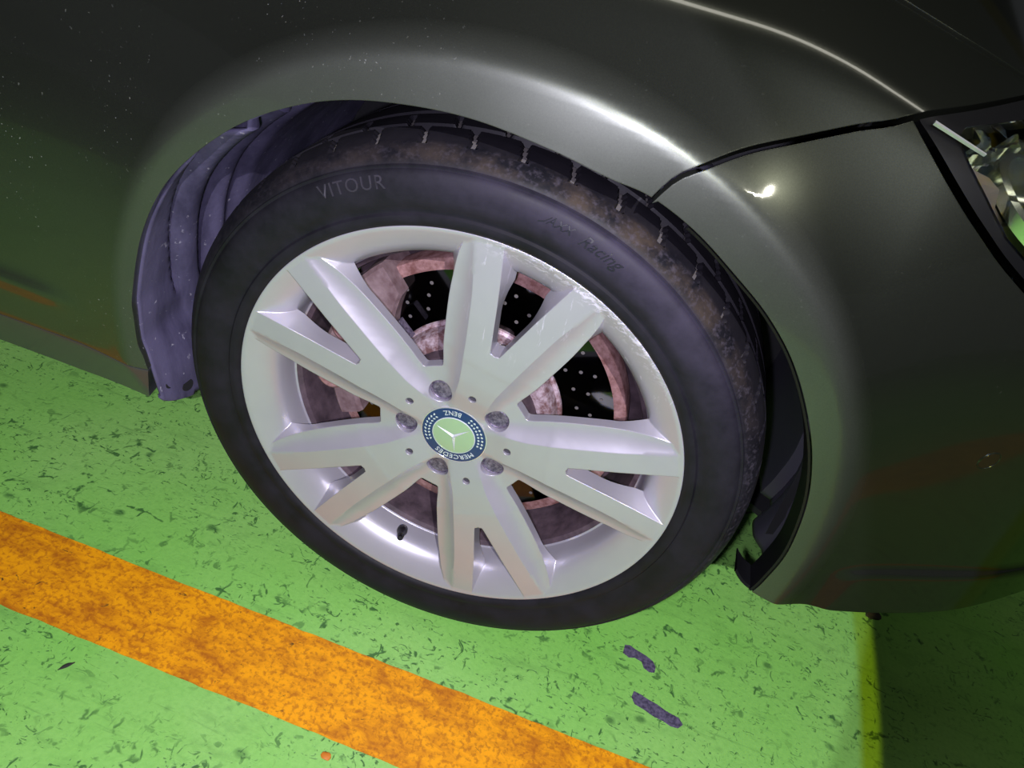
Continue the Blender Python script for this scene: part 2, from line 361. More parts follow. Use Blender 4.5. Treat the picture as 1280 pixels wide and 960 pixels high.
# ------------------------------------------------------------------ garage ceiling with its tube lamps (overhead, out of frame; seen in reflections)
ceil = mesh('ceiling', [(-6, -6, 2.7), (6, -6, 2.7), (6, 6, 2.7), (-6, 6, 2.7), (-6, -6, 2.9), (6, -6, 2.9), (6, 6, 2.9), (-6, 6, 2.9)], [(3, 2, 1, 0), (4, 5, 6, 7), (0, 1, 5, 4), (1, 2, 6, 5), (2, 3, 7, 6), (3, 0, 4, 7)], CEIL, smooth=False); tag(ceil, kind='structure')

# ------------------------------------------------------------------ the car
car = bpy.data.objects.new('car', None); COL.objects.link(car); car.location = (0, 0, 0)
tag(car, 'grey-green metallic car with five-double-spoke silver wheel parked on green floor', 'car')

def inside(P, poly):
    x, y = P[:, 0], P[:, 1]; r = np.zeros(len(P), bool); n = len(poly)
    for i in range(n):
        x1, y1 = poly[i]; x2, y2 = poly[(i + 1) % n]
        if y1 == y2: continue
        c = ((y1 > y) != (y2 > y)) & (x < (x2 - x1) * (y - y1) / (y2 - y1) + x1); r ^= c
    return r
def segdist(P, poly):
    d = np.full(len(P), 1e9); n = len(poly)
    for i in range(n):
        a = np.array(poly[i]); b = np.array(poly[(i + 1) % n]); ab = b - a; L = ab @ ab
        t = np.clip(((P - a) @ ab) / max(L, 1e-12), 0, 1); d = np.minimum(d, np.hypot(*(P - a - t[:, None] * ab).T))
    return d
def dense(poly, step, closed=True):
    out = []
    n = len(poly)
    for i in range(n if closed else n - 1):
        a = np.array(poly[i], float); b = np.array(poly[(i + 1) % n], float); k = max(1, int(np.hypot(*(b - a)) / step))
        for j in range(k): out.append(tuple(a + (b - a) * j / k))
    if not closed: out.append(tuple(poly[-1]))
    return out
def smooth_line(pts, step=.006):
    p = np.array(pts, float); t = np.r_[0, np.cumsum(np.hypot(*np.diff(p, axis=0).T))]
    out = []
    for i in range(len(p) - 1):                      # Catmull-Rom
        p0, p1, p2, p3 = p[max(i - 1, 0)], p[i], p[i + 1], p[min(i + 2, len(p) - 1)]
        k = max(1, int(np.hypot(*(p2 - p1)) / step))
        for j in range(k):
            s = j / k; out.append(tuple(.5 * (2 * p1 + (p2 - p0) * s + (2 * p0 - 5 * p1 + 4 * p2 - p3) * s * s + (3 * p1 - p0 - 3 * p2 + p3) * s ** 3)))
    out.append(tuple(p[-1])); return out
def cdt_fill(poly, step, lines=()):
    P = np.array(poly); mn = P.min(0); mx = P.max(0)
    gx, gy = np.meshgrid(np.arange(mn[0], mx[0], step), np.arange(mn[1], mx[1], step), indexing='ij')
    G = np.stack([gx.ravel(), gy.ravel()], 1); G[:, 0] += (np.arange(gx.size) % gx.shape[1] % 2) * step * .5
    G = G[inside(G, poly)]; G = G[segdist(G, poly) > step * .5]
    n = len(poly); vs = list(poly); ed = [(i, (i + 1) % n) for i in range(n)]
    for ln in lines:
        if len(G): 
            L = [tuple(q) for q in ln]; dd = np.full(len(G), 1e9)
            for i in range(len(L) - 1):
                a = np.array(L[i]); b = np.array(L[i + 1]); ab = b - a; tt = np.clip(((G - a) @ ab) / (ab @ ab), 0, 1); dd = np.minimum(dd, np.hypot(*(G - a - tt[:, None] * ab).T))
            G = G[dd > step * .45]
        s = len(vs); vs += [tuple(q) for q in ln]; ed += [(s + i, s + i + 1) for i in range(len(ln) - 1)]
    vs += [tuple(g) for g in G]
    r = delaunay_2d_cdt([Vector(v) for v in vs], ed, [], 0, 1e-6)
    V2 = np.array([tuple(v) for v in r[0]]); T = np.array([f for f in r[2]])
    c = V2[T].mean(1); T = T[inside(c, poly)]
    a = V2[T]; ar = (a[:, 1, 0] - a[:, 0, 0]) * (a[:, 2, 1] - a[:, 0, 1]) - (a[:, 2, 0] - a[:, 0, 0]) * (a[:, 1, 1] - a[:, 0, 1])
    T[ar < 0] = T[ar < 0][:, ::-1]; T = T[np.abs(ar) > 1e-11]
    return V2, T
def boundary(T):
    c = {}
    for f in T:
        for i in range(3):
            e = (int(f[i]), int(f[(i + 1) % 3])); c[e] = 1
    return [e for e in c if (e[1], e[0]) not in c]
def panel(name, poly, mats, step=.006, flange=.014, off=0.0, lines=()):
    V2, T = cdt_fill(dense(poly, step), step, lines)
    N = SN(V2); P = S(V2) + N * off; k = len(P)
    V = [tuple(p) for p in P]; Nn = [tuple(n) for n in N]; F = [tuple(f) for f in T]
    seen = {}
    for a, b in boundary(T):                         # folded edge, its own vertices
        pa, pb = P[a], P[b]; q = len(V)
        e = pb - pa; fn = np.cross(e, -N[a]); L = np.linalg.norm(fn); fn = fn / (L if L > 1e-9 else 1)
        V += [tuple(pa), tuple(pb), tuple(pb - N[b] * flange), tuple(pa - N[a] * flange)]; Nn += [tuple(fn)] * 4; F.append((q + 1, q, q + 3, q + 2))
    o = mesh(name, V, F, mats, car)
    me = o.data; nf = len(T)
    ln = []
    for poly_ in me.polygons:
        for vi in poly_.vertices: ln.append(Nn[vi] if poly_.index < nf else (0, 0, 0))
    me.normals_split_custom_set(ln); return o

ARCH = [(-.3587, .2653), (-.3622, .285), (-.366, .3001), (-.3655, .335), (-.3628, .3652), (-.3428, .4387), (-.3132, .4993), (-.2756, .5459), (-.2264, .5894), (-.175, .6202), (-.1272, .639), (-.0752, .650), (-.0249, .6540), (.0323, .6500), (.0773, .6430), (.1115, .6388), (.1511, .6236), (.192, .5996), (.228, .5757), (.2619, .5451), (.2937, .5048), (.3216, .4582), (.3443, .4019), (.3576, .3363), (.3560, .2860), (.3524, .2648)]
arch = smooth_line(ARCH)
ai = min(range(len(arch)), key=lambda i: (arch[i][0] - .1115) ** 2 + (arch[i][1] - .6388) ** 2)
SEAM = [(.1115, .6388), (.1206, .656), (.1334, .6685), (.1616, .6843), (.197, .6985), (.2321, .7136), (.2675, .730), (.316, .7763), (.384, .8476), (.402, .866)]
seam = smooth_line(SEAM, .008)
SILL = [(-.84, .2600), (-.5563, .263), (-.4471, .2668), (-.3587, .2653)]
HOODL = [(.402, .8720), (.389, .8761), (.3172, .8812), (.253, .8911), (.10, .898), (-.20, .905), (-.84, .915)]
fender_poly = [p for p in arch[:ai]] + seam + HOODL[1:] + SILL[:-1]
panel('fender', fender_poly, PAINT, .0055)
def shift(line, dx, dw): return [(x + dx, w_ + dw) for x, w_ in line]
G_ = .0042
seam_b = shift(seam, .0018, -G_)
LE = [(.2746, .727), (.3102, .6994), (.3483, .6733), (.397, .6448), (.52, .585), (.68, .52), (.84, .47)]
i2 = min(range(len(seam_b)), key=lambda i: abs(seam_b[i][0] - .271))
bump_poly = [seam_b[j] for j in range(i2 + 1)] + smooth_line([(x - .003, w_ - .004) for x, w_ in LE], .01)[1:] + smooth_line([(.84, .275), (.6832, .264), (.6488, .2575), (.5691, .2460), (.4937, .2440), (.4087, .2560), (.3524, .2648)], .01)[:-1] + arch[::-1][: len(arch) - ai - 1]
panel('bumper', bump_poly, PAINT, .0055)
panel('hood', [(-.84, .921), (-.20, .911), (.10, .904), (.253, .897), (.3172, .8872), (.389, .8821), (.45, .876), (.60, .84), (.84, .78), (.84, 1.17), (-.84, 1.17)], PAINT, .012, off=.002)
sill_poly = [(-.84, .2588), (-.5563, .2618), (-.4471, .2656), (-.3587, .2641), (-.3718, .211), (-.374, .2085), (-.477, .2015), (-.5916, .1999), (-.84, .1985)]
tag(panel('side_sill', sill_poly, SILLP, .006), 'sill cover strip below the fender')

# headlamp: black surround, tan stepped bezel, ribbed reflector, round projector, clear lens
top = [seam_b[j] for j in range(i2, len(seam_b))]
head_poly = smooth_line([(x + .0015, w_ + .001) for x, w_ in LE], .01) + [(.84, .74), (.60, .83), (.45, .868)] + top[::-1][:-1]
IN = [(.306, .7284), (.3201, .7105), (.3403, .6936), (.3619, .6766), (.3864, .6619), (.50, .612), (.84, .52)]
surround = smooth_line([(x + .0015, w_ + .001) for x, w_ in LE], .01) + smooth_line(IN, .01)[::-1] + [(.3125, .745), (.37, .80), (.43, .852), (.402, .8618)] + top[::-1][1:-1]
hl = panel('headlamp_surround', surround, BLACK, .008, off=-.002)
lens_poly = smooth_line([(x - .001, w_ - .001) for x, w_ in IN], .01) + [(.84, .73), (.60, .82), (.432, .85), (.37, .798), (.3125, .745)]
V2, T = cdt_fill(dense(lens_poly, .012), .012); N = SN(V2); P = S(V2)
k = len(P); V = np.concatenate([P - N * .001, P - N * .004]); F = [tuple(f) for f in T] + [tuple(f[::-1] + k) for f in T] + [(b, a, a + k, b + k) for a, b in boundary(T)]
lens = mesh('headlamp_lens', V, F, LENS, hl, sharp=50)
refl_poly = [(x + .004, w_ + .003) for x, w_ in lens_poly]
V2, T = cdt_fill(dense(lens_poly, .004), .004); N = SN(V2)
dpt = .030 + .006 * np.sign(np.sin((V2[:, 1] * 1.25 - V2[:, 0] * .6) * 300)) + .004 * np.sin(V2[:, 0] * 170)
P = S(V2) - N * dpt[:, None]; mesh('headlamp_reflector', P, [tuple(f) for f in T], REFL, hl, smooth=False)
# tan stepped bezel along the surround
st = smooth_line(IN, .012); V = []; F = []
for i, q in enumerate(st[:34]):
    s = S(np.array(q)); nn = SN(np.array(q)); wdt = .013 + .006 * (1 if (i // 2) % 2 else -1)
    q2 = (q[0] + wdt * .75, q[1] + wdt * .66); s2 = S(np.array(q2)) - SN(np.array(q2)) * .012
    V += [tuple(s - nn * .008), tuple(s2), tuple(s2 - nn * .008)]
for i in range(len(V) // 3 - 1): F += [(3 * i, 3 * i + 1, 3 * i + 4, 3 * i + 3), (3 * i + 1, 3 * i + 2, 3 * i + 5, 3 * i + 4)]
mesh('stepped_bezel', V, F, BEZ, hl, smooth=False)
# projector ring
c0 = S(np.array((.405, .712))) - SN(np.array((.405, .712))) * .022; nn = SN(np.array((.405, .712)))
ez = Vector(nn); ex = ez.cross(Vector((0, 0, 1))).normalized(); ey = ez.cross(ex)
bm = bmesh.new(); pr = [(.052, .000), (.054, .010), (.048, .012), (.044, .004), (.034, -.004), (.030, .003), (.018, .011), (.0, .014)]
rings = [[bm.verts.new(Vector(c0) + ex * (r * math.cos(2 * math.pi * i / 48)) + ey * (r * math.sin(2 * math.pi * i / 48)) + ez * h) for i in range(48)] for r, h in pr[:-1]]
cv = bm.verts.new(Vector(c0) + ez * pr[-1][1])
for a, b in zip(rings, rings[1:]):
    for i in range(48): bm.faces.new((a[i], a[(i + 1) % 48], b[(i + 1) % 48], b[i]))
for i in range(48): bm.faces.new((rings[-1][i], rings[-1][(i + 1) % 48], cv))
bm_obj('projector', bm, REFL, hl)
def bar(name, a, b, wdt, thk, m, parent, off=.001):
    # thin bar on the skin between two (x, w) points
    V = []; F = []; n = 10
    for i in range(n + 1):
        q = np.array(a) + (np.array(b) - np.array(a)) * i / n; s = S(q); N_ = SN(q); d = S(q + (np.array(b) - np.array(a)) * .05) - S(q - (np.array(b) - np.array(a)) * .05)
        d /= np.linalg.norm(d); side = np.cross(N_, d); ww = wdt * (1 - .4 * i / n)
        for u_, v_ in ((-1, 0), (-.6, 1), (.6, 1), (1, 0)): V.append(tuple(s + N_ * off + side * ww * u_ * .5 + N_ * thk * v_))
    for i in range(n):
        for q in range(3): F.append((4 * i + q, 4 * i + q + 1, 4 * i + 5 + q, 4 * i + 4 + q))
    F += [(0, 1, 2, 3), (4 * n + 3, 4 * n + 2, 4 * n + 1, 4 * n)]
    return mesh(name, V, F, m, parent, smooth=False)
tag(bar('trim_strip', (.2835, .7290), (.326, .7190), .0035, .002, CHROME, hl), 'bright thin chrome strip')
# parking sensor in the bumper
cs = np.array((.4777, .4812)); c0 = S(cs); nn = SN(cs); ez = Vector(nn); ex = ez.cross(Vector((0, 0, 1))).normalized(); ey = ez.cross(ex)
bm = bmesh.new(); pr = [(.0108, -.001), (.0108, .0003), (.0100, .0005), (.0097, -.0004), (.0092, .0003), (.0, .0005)]
rings = [[bm.verts.new(Vector(c0) + ex * (r * math.cos(2 * math.pi * i / 40)) + ey * (r * math.sin(2 * math.pi * i / 40)) + ez * h) for i in range(40)] for r, h in pr[:-1]]
for a, b in zip(rings, rings[1:]):
    for i in range(40): bm.faces.new((a[i], a[(i + 1) % 40], b[(i + 1) % 40], b[i]))
bm.faces.new(rings[-1]); bm_obj('parking_sensor', bm, PAINT, car)

# dark inner structure behind the gaps
V2, T = cdt_fill(dense([(-.84, .27), (-.39, .27), (-.395, .40), (-.33, .53), (-.2, .64), (0, .69), (.15, .67), (.3, .56), (.385, .42), (.40, .28), (.84, .27), (.84, .50), (.84, 1.15), (-.84, 1.15)], .03), .03)
mesh('inner_body', S(V2) - SN(V2) * .075, [tuple(f) for f in T], DARK, car)

# wheel arch liner: ribbed plastic shell
A_ = np.arange(-111, 99.6, 1.0); Yl = np.arange(.0, .421, .004)
def arch_r(a):
    P = np.array(arch); d = P - [0, HUB_Z]; r = np.hypot(d[:, 0], d[:, 1]); an = np.degrees(np.arctan2(d[:, 0], d[:, 1])); o = np.argsort(an)
    return np.interp(a, an[o], r[o])
V = []; F = []; sA, sY = len(A_), len(Yl)
for a in A_:
    r0 = float(arch_r(a)) + (.004 if a < -40 else .012); ya = float(interp(a, [(-120, .10), (-83, .060), (-52, .010), (-20, -.06)]))
    for y in Yl:
        s = y - ya; r = r0
        if a < -12:
            gate = min(1, max(0, (a + 88) / 4)) if a < -60 else 1
            r += .016 * math.exp(-(s / .0035) ** 2) * gate                    # deep joint
            r -= .010 * math.exp(-((s - .022) / .012) ** 4)                   # raised rib
            r += .006 * math.exp(-((s - .050) / .010) ** 2)
            r -= .008 * math.exp(-((s - .078) / .010) ** 2)
            r -= .010 * float(sstep(.100, .125, s))
            if a < -88: r -= .004 * math.sin((a + 88) * .35) * math.exp(-((y - .05) / .03) ** 2)
        else:
            r += .010 * sstep(.03, .045, y) - .012 * math.exp(-((y - .075 - (a - 85) * .001) / .022) ** 4) + (.014 if .11 < y < .16 else 0)
        yy = y
        a_ = max(a, -104.2 - 5.2 * min(1, y / .055) ** .6) if a < 0 else a
        V.append(wp(r, a_, yy + (.012 if a > -20 else .004) ))
for i in range(sA - 1):
    for q in range(sY - 1): F.append((i * sY + q, i * sY + q + 1, (i + 1) * sY + q + 1, (i + 1) * sY + q))
ln_ = mesh('wheel_arch_liner', V, F, [LINER, LINER2], car, mi=[1 if A_[i] > 20 else 0 for i in range(sA - 1) for q in range(sY - 1)], sharp=40)
for (a, y, s_) in ((-103.2, .022, .0075), (-106.2, .046, .0085), (-100.5, .034, .004)):
    c = Vector(wp(.3655, a, y)); ez = Vector(wp(.30, a, y)) - c; ez.normalize(); ex = Vector((0, 1, 0)); ey = ez.cross(ex)
    bm = bmesh.new(); R1 = [bm.verts.new(c + ex * (s_ * 1.1 * math.cos(i * math.pi / 10)) + ey * (s_ * .8 * math.sin(i * math.pi / 10)) + ez * .0035) for i in range(20)]
    R2 = [bm.verts.new(v.co - ez * .012) for v in R1]; bm.faces.new(R1)
    for i in range(20): bm.faces.new((R1[i], R1[(i + 1) % 20], R2[(i + 1) % 20], R2[i]))
    bm_obj('fastener_hole', bm, DARK, ln_)
sol = ln_.modifiers.new('thickness', 'SOLIDIFY'); sol.thickness = .003; sol.offset = 1
# inner wall of the wheel housing
prf = [(.42, .42), (.10, .43), (.0, .43)]; V, F = revolve(prf, 60, -108, 101); mesh('wheel_housing', V, F, DARK, car)

# black folded edge inside the front half of the arch, ending in a short hook
V = []; F = []; ap = [p for p in arch[ai + 6:]]
for i, q in enumerate(ap):
    s = S(np.array(q)); d = np.array([s[0], 0, s[2] - HUB_Z]); d /= np.linalg.norm(d); w_ = .004 + .026 * min(1, i / 40)
    for off, yy in ((.0015, .0005), (.0035, .0015), (.0050, w_), (.0025, w_), (.001, .004)): V.append((s[0] - d[0] * off, s[1] + yy, s[2] - d[2] * off))
for k_ in range(1, 8):
    t_ = k_ / 7; s = S(np.array(ap[-1])); cx = s[0] - .024 * t_; cz = s[2] + .002 + .014 * t_ ** 2
    for off, yy in ((0, .0005), (.0035, .0015), (.0050, .030), (.0025, .030), (-.003, .004)): V.append((cx - .001, s[1] + yy + .004 * t_, cz + off))
for i in range(len(V) // 5 - 1):
    for q in range(5): F.append((5 * i + q, 5 * i + (q + 1) % 5, 5 * i + 5 + (q + 1) % 5, 5 * i + 5 + q))
mesh('arch_edge_trim', V, F, BLACK, car, sharp=40)

# dark sheet added ahead of the wheel as the shade on the floor
bm = bmesh.new(); ut = [(.30, .30), (.42, .22), (.60, .27), (.84, .40), (.84, .95), (.30, .95)]
va_ = [bm.verts.new((x, y, .165)) for x, y in ut]; vb_ = [bm.verts.new((x, y, .175)) for x, y in ut]; bm.faces.new(va_[::-1]); bm.faces.new(vb_)
for i in range(len(ut)): bm.faces.new((va_[i], va_[(i + 1) % len(ut)], vb_[(i + 1) % len(ut)], vb_[i]))
bm_obj('floor_shade_sheet', bm, DARK, car)

# tyre
prof = [(.236, .012), (.2415, .006), (.2428, -.0005), (.2465, -.0042), (.2500, -.0052), (.2535, -.0050), (.2555, -.0030), (.2575, -.0030), (.262, -.0055), (.269, -.0080), (.276, -.0090), (.283, -.0090), (.2890, -.0075), (.2925, -.0058), (.2935, -.0040), (.2948, -.0040), (.2960, -.0045), (.2970, -.0028), (.2985, -.0024), (.3010, -.0002), (.3040, .0030), (.3075, .0080)]
yt = list(np.arange(.012, .1121, .0025)); prof += [(float(interp(y, [(.008, .3075), (.012, .3095), (.022, .3128), (.030, .3148), (.045, .3166), (.06, .3174), (.10, .3184)])), y) for y in yt]
half = len(prof); prof += [(r, .225 - y) for r, y in prof[::-1]]
NS = 45 * 24; K = len(prof); V = []; F = []; mi = []
dep = np.zeros((NS, K))
for i in range(NS):
    ang = i * 360 / NS
    for q, (r, y) in enumerate(prof):
        d = 0
        if .0135 < y < .211 and r > .305:
            for (ya, yb, ph) in ((.014, .040, -7.3), (.047, .072, -3.6), (.15, .178, -7.3), (.185, .211, -3.6)):
                if ya <= y <= yb:
                    c = (ang - ph - (y - (ya + yb) / 2) * 40 * (-1)) % 8.0
                    if min(c, 8 - c) < .55: d = .0040
            if .0415 < y < .0455 or .0765 < y < .086 or .139 < y < .148: d = .007
        dep[i, q] = d
        rr = r - d; a = math.radians(ang); x = rr * math.sin(a); z = rr * math.cos(a)
        yy = y
        if z < -.3118: 
            z = -.3118
        V.append((x, yy, HUB_Z + z))
for i in range(NS):
    j = (i + 1) % NS
    for q in range(K - 1):
        F.append((i * K + q, i * K + q + 1, j * K + q + 1, j * K + q))
        dm = min(dep[i, q], dep[i, q + 1], dep[j, q], dep[j, q + 1]); mi.append(1 if abs(dm - .0040) < 1e-6 else 0)
tyre = mesh('tyre', V, F, [RUB, DUST], car, mi=mi, sharp=38)

def text_mesh(s, size, shear=0, extrude=.0005, spacing=1.0):
    cu = bpy.data.curves.new('txt', 'FONT'); cu.body = s; cu.size = size; cu.shear = shear; cu.extrude = extrude; cu.align_x = 'CENTER'; cu.space_character = spacing
    cu.resolution_u = 3
    o = bpy.data.objects.new('txt', cu); COL.objects.link(o); dg = bpy.context.evaluated_depsgraph_get()
    me = bpy.data.meshes.new_from_object(o.evaluated_get(dg)); V = np.array([v.co[:] for v in me.vertices]); F = [tuple(p.vertices) for p in me.polygons]
    bpy.data.objects.remove(o); bpy.data.curves.remove(cu); bpy.data.meshes.remove(me); return V, F
def side_profile_y(r): 
    p = np.array([q for q in prof[2:20]]); return float(np.interp(r, p[:, 0], p[:, 1]))
def lettering(name, s, size, a0, r0, m, parent, shear=0, spacing=1, ext=.0006, lift=.0002, flip=False, ysurf=None):
    V, F = text_mesh(s, size, shear, ext, spacing); out = []
    for x, y, z in V:
        if flip: a = a0 - math.degrees(x / r0); r = r0 - y
        else: a = a0 + math.degrees(x / r0); r = r0 + y
        out.append(wp(r, a, (side_profile_y(r) if ysurf is None else ysurf) - z - lift))
    return out, F
o1, F1 = lettering('l', 'VITOUR', .0165, -27.0, .2785, LETTER, tyre, spacing=1.12)
mesh('raised_lettering', o1, F1, LETTER, tyre, smooth=False)
o1, F1 = lettering('l', 'AXX', .0105, 10.4, .2790, INK, tyre, shear=.35, spacing=1.0, ext=.0004)
o2, F2 = lettering('l', 'Racing', .0150, 18.2, .2765, INK, tyre, shear=.5, spacing=1.0, ext=.0004)
k = len(o1); V = o1 + o2; F = F1 + [tuple(i + k for i in f) for f in F2]
# swash before the first script word
sw = [(6.8, .2775), (7.8, .2795), (8.8, .2850)]; q = len(V)
for a, r in sw: V += [wp(r, a, side_profile_y(r) - .0007), wp(r + .0012, a, side_profile_y(r) - .0007)]
F += [(q, q + 1, q + 3, q + 2), (q + 2, q + 3, q + 5, q + 4)]
tag(mesh('script_lettering', V, F, INK, tyre, smooth=False), 'dark slanted script lettering on the sidewall')

# alloy wheel: one half-wedge of the star, mirrored and repeated ten times
FC = [(.0355, .0165), (.050, .0185), (.070, .0190), (.085, .0215), (.103, .0255), (.13, .0315), (.18, .044), (.232, .0615), (.2345, .063)]
RG = [(.0768, .0408), (.083, .0440), (.10, .0500), (.13, .0575), (.166, .0655), (.205, .0705), (.235, .0690)]
NO = [(.1275, .0045), (.132, .0060), (.18, .0185), (.236, .0345)]
t36 = math.tan(math.radians(36))
def f_y(u): return interp(u, [(.036, .0165), (.045, .0148), (.06, .0115), (.080, .0086), (.103, .0066), (.106, .0060), (.18, .0030), (.2435, .0003)])
def f_d(u): return interp(u, [(.036, .0025), (.045, .0045), (.06, .0080), (.077, .0100), (.12, .0105), (.18, .0085), (.225, .0030), (.2435, .0002)])
def vc(u): return sum(interp(u + k_ * .004, FC) for k_ in range(-3, 4)) / 7
def vr(u): return np.minimum(interp(u, [(.0768, .0408)] + RG[1:]), np.maximum(u, .03) * t36) if True else 0
def rgv(u): return sum(interp(u + k_ * .004, RG) for k_ in range(-3, 4)) / 7
def star_y(u, v):
    yf = f_y(u); c = vc(u); R_ = sum(interp(u + k_ * .004, [(.036, .0265), (.046, .034), (.058, .0385), (.068, .0405)] + RG) for k_ in range(-3, 4)) / 7; t_ = np.clip((v - c) / np.maximum(R_ - c, .002), 0, 1)
    g = 1 - (1 - t_) ** 2.0
    y = yf + f_d(u) * g
    r = np.hypot(u, v); y = np.where((r < .045) & (t_ <= 0), y, y)
    return y
def arc(cx, cy, r, a0, a1, n): return [(cx + r * math.cos(math.radians(a0 + (a1 - a0) * i / n)), cy + r * math.sin(math.radians(a0 + (a1 - a0) * i / n))) for i in range(n + 1)]
c36, s36 = math.cos(math.radians(36)), math.sin(math.radians(36))
RI, RO = .0372, .2432
poly = [(RI, 0), (.0568, 0)] + arc(.061, 0, .0042, 180, 0, 8)[1:-1] + [(.0652, 0), (.1262, 0), (.1275, .0030)] + dense(NO, .005, False)
an = math.degrees(math.atan2(.0345, .236)); ao = math.degrees(math.atan2(.0690, .235))
poly += [(RO * math.cos(math.radians(x)), RO * math.sin(math.radians(x))) for x in np.linspace(an + .05, ao, 7)]
poly += [(u, float(rgv(u))) for u in np.arange(.0775, .2352, .004)][::-1]
poly += [(.087 * math.cos(math.radians(30)), .087 * math.sin(math.radians(30))), (.0868 * c36, .0868 * s36)]
lug = [(.056 * c36 + .013 * math.cos(math.radians(36 + x)), .056 * s36 + .013 * math.sin(math.radians(36 + x))) for x in np.linspace(0, -180, 13)]
poly += lug + [(RI * math.cos(math.radians(x)), RI * math.sin(math.radians(x))) for x in (36, 27, 18, 9)]
pc = [poly[0]]
for q in poly[1:]:
    if math.hypot(q[0] - pc[-1][0], q[1] - pc[-1][1]) > 1e-5: pc.append(q)
poly = pc
V2, T = cdt_fill(dense(poly, .006), .0032, lines=[[(u, float(vc(u))) for u in np.arange(.046, .2345, .003)]] + [[(u, float(vc(u) + (rgv(u) - vc(u)) * t_)) for u in np.arange(.084, e_, .004)] for t_, e_ in ((.16, .222), (.34, .218), (.6, .205))] + [ [(.1045, .001), (.1045, .0245)]])
Y2 = star_y(V2[:, 0], V2[:, 1]); nv = len(V2)
VV = []; FF = []
for k in range(5):
    for sgn in (1, -1):
        ax = .187 + k * 2 * math.pi / 5; base_i = len(VV)
        for (u, v), y in zip(V2, Y2):
            v *= sgn; VV.append((u * math.sin(ax) + v * math.cos(ax), y, HUB_Z + u * math.cos(ax) - v * math.sin(ax)))
        for f in T: FF.append(tuple(int(i) + base_i for i in (f[::-1] if sgn > 0 else f)))
me = bpy.data.meshes.new('star'); me.from_pydata(VV, [], FF); bm = bmesh.new(); bm.from_mesh(me); bpy.data.meshes.remove(me)
bmesh.ops.remove_doubles(bm, verts=bm.verts, dist=.00012)
# make the front face point outwards, then pull walls back from every free edge
for f in bm.faces:
    f.normal_update()
    if f.normal.y > 0: f.normal_flip()
bedges = [e for e in bm.edges if len(e.link_faces) == 1]
ex_ = bmesh.ops.extrude_edge_only(bm, edges=bedges)
nv_ = [g for g in ex_['geom'] if isinstance(g, bmesh.types.BMVert)]
wallf = [g for g in ex_['geom'] if isinstance(g, bmesh.types.BMFace)]
for v in nv_:
    x, z = v.co.x, v.co.z - HUB_Z; r = math.hypot(x, z); a = math.atan2(x, z) - .187; k_ = round(a / (2 * math.pi / 5)); a -= k_ * 2 * math.pi / 5
    u, vv = r * math.cos(a), r * math.sin(a); av = abs(vv)
    if r < .0705: v.co.y = .046; continue
    v.co.y = float(np.interp(r, [.0705, .085, .12, .18], [.034, .031, .028, .0245]))
    if u > .13:
        mid = float(np.interp(u, [.13, .235], [.022, .052])); fl_ = .013 * max(0, min(1, (u - .165) / .04)) ** 1.6
        av += fl_ if av > mid else -min(fl_ * .8, av * .35)
    ax_ = .187 + k_ * 2 * math.pi / 5; vv = math.copysign(av, vv)
    v.co.x = u * math.sin(ax_) + vv * math.cos(ax_); v.co.z = HUB_Z + u * math.cos(ax_) - vv * math.sin(ax_)
back = []
for f in [f for f in bm.faces if f not in set(wallf)]:
    pass
bmesh.ops.recalc_face_normals(bm, faces=bm.faces)
me = bpy.data.meshes.new('spoke_star'); 
# barrel and lip ring joined into the same mesh
nstar = len(bm.verts)
def add_rev(prof, n, mi_):
    V, F = revolve(prof, n); vs = [bm.verts.new(v) for v in V]
    for f in F:
        q = bm.faces.new([vs[i] for i in f]); q.material_index = mi_; q.normal_flip() if False else None
add_rev([(.2405, .010), (.2428, .0040), (.2434, .0012), (.2424, -.0006), (.2404, -.0004), (.2375, .0012), (.231, .0050), (.2225, .0103), (.2165, .0150), (.2115, .0205), (.2090, .0260), (.2070, .0340), (.2055, .0470), (.2035, .0485)], 240, 0)
add_rev([(.2035, .0485), (.1985, .0520), (.1965, .0600), (.1960, .110), (.199, .160), (.205, .185), (.225, .195), (.236, .205), (.238, .222)], 160, 1)
add_rev([(.040, .0465), (.080, .0465), (.082, .060), (.040, .060)], 64, 1)
bmesh.ops.recalc_face_normals(bm, faces=[f for f in bm.faces])
bm.to_mesh(me); bm.free(); me.materials.append(RIM); me.materials.append(BARREL)
me.polygons.foreach_set('use_smooth', [True] * len(me.polygons)); me.update(); me.set_sharp_from_angle(angle=math.radians(32))
wheel = link('alloy_wheel', me, car); tag(wheel, 'silver alloy wheel with kerb scratches')

# bolts in their pockets and plugs behind the small holes
def disc_solid(cx, cz, prof, n, m, name, parent, hexr=None):
    bm = bmesh.new(); rings = []
    for r, y in prof:
        rings.append([bm.verts.new((cx + r * math.sin(2 * math.pi * i / n), y, cz + r * math.cos(2 * math.pi * i / n))) for i in range(n)])
    for a, b in zip(rings, rings[1:]):
        for i in range(n): bm.faces.new((a[i], a[(i + 1) % n], b[(i + 1) % n], b[i]))
    bm.faces.new(rings[-1]); return bm_obj(name, bm, m, parent)
for k in range(5):
    a = -.4409 + k * 2 * math.pi / 5; cx, cz = .056 * math.sin(a), HUB_Z + .056 * math.cos(a)
    disc_solid(cx, cz, [(.0134, .045), (.0134, .0222), (.0120, .0216), (.0112, .0222), (.0104, .0214), (.0085, .0211), (.0070, .0216), (.0035, .0215)], 24, BOLT, 'lug_bolt', wheel)
for k in range(5):
    a = .187 + k * 2 * math.pi / 5; cx, cz = .061 * math.sin(a), HUB_Z + .061 * math.cos(a)
    disc_solid(cx, cz, [(.0044, .020), (.0044, .0145), (.0018, .0152)], 16, HOLE, 'screw_hole', wheel)
disc_solid(0, HUB_Z, [(.072, .0455), (.072, .0400), (.068, .0398)], 60, HOLE, 'hub_backing', wheel)

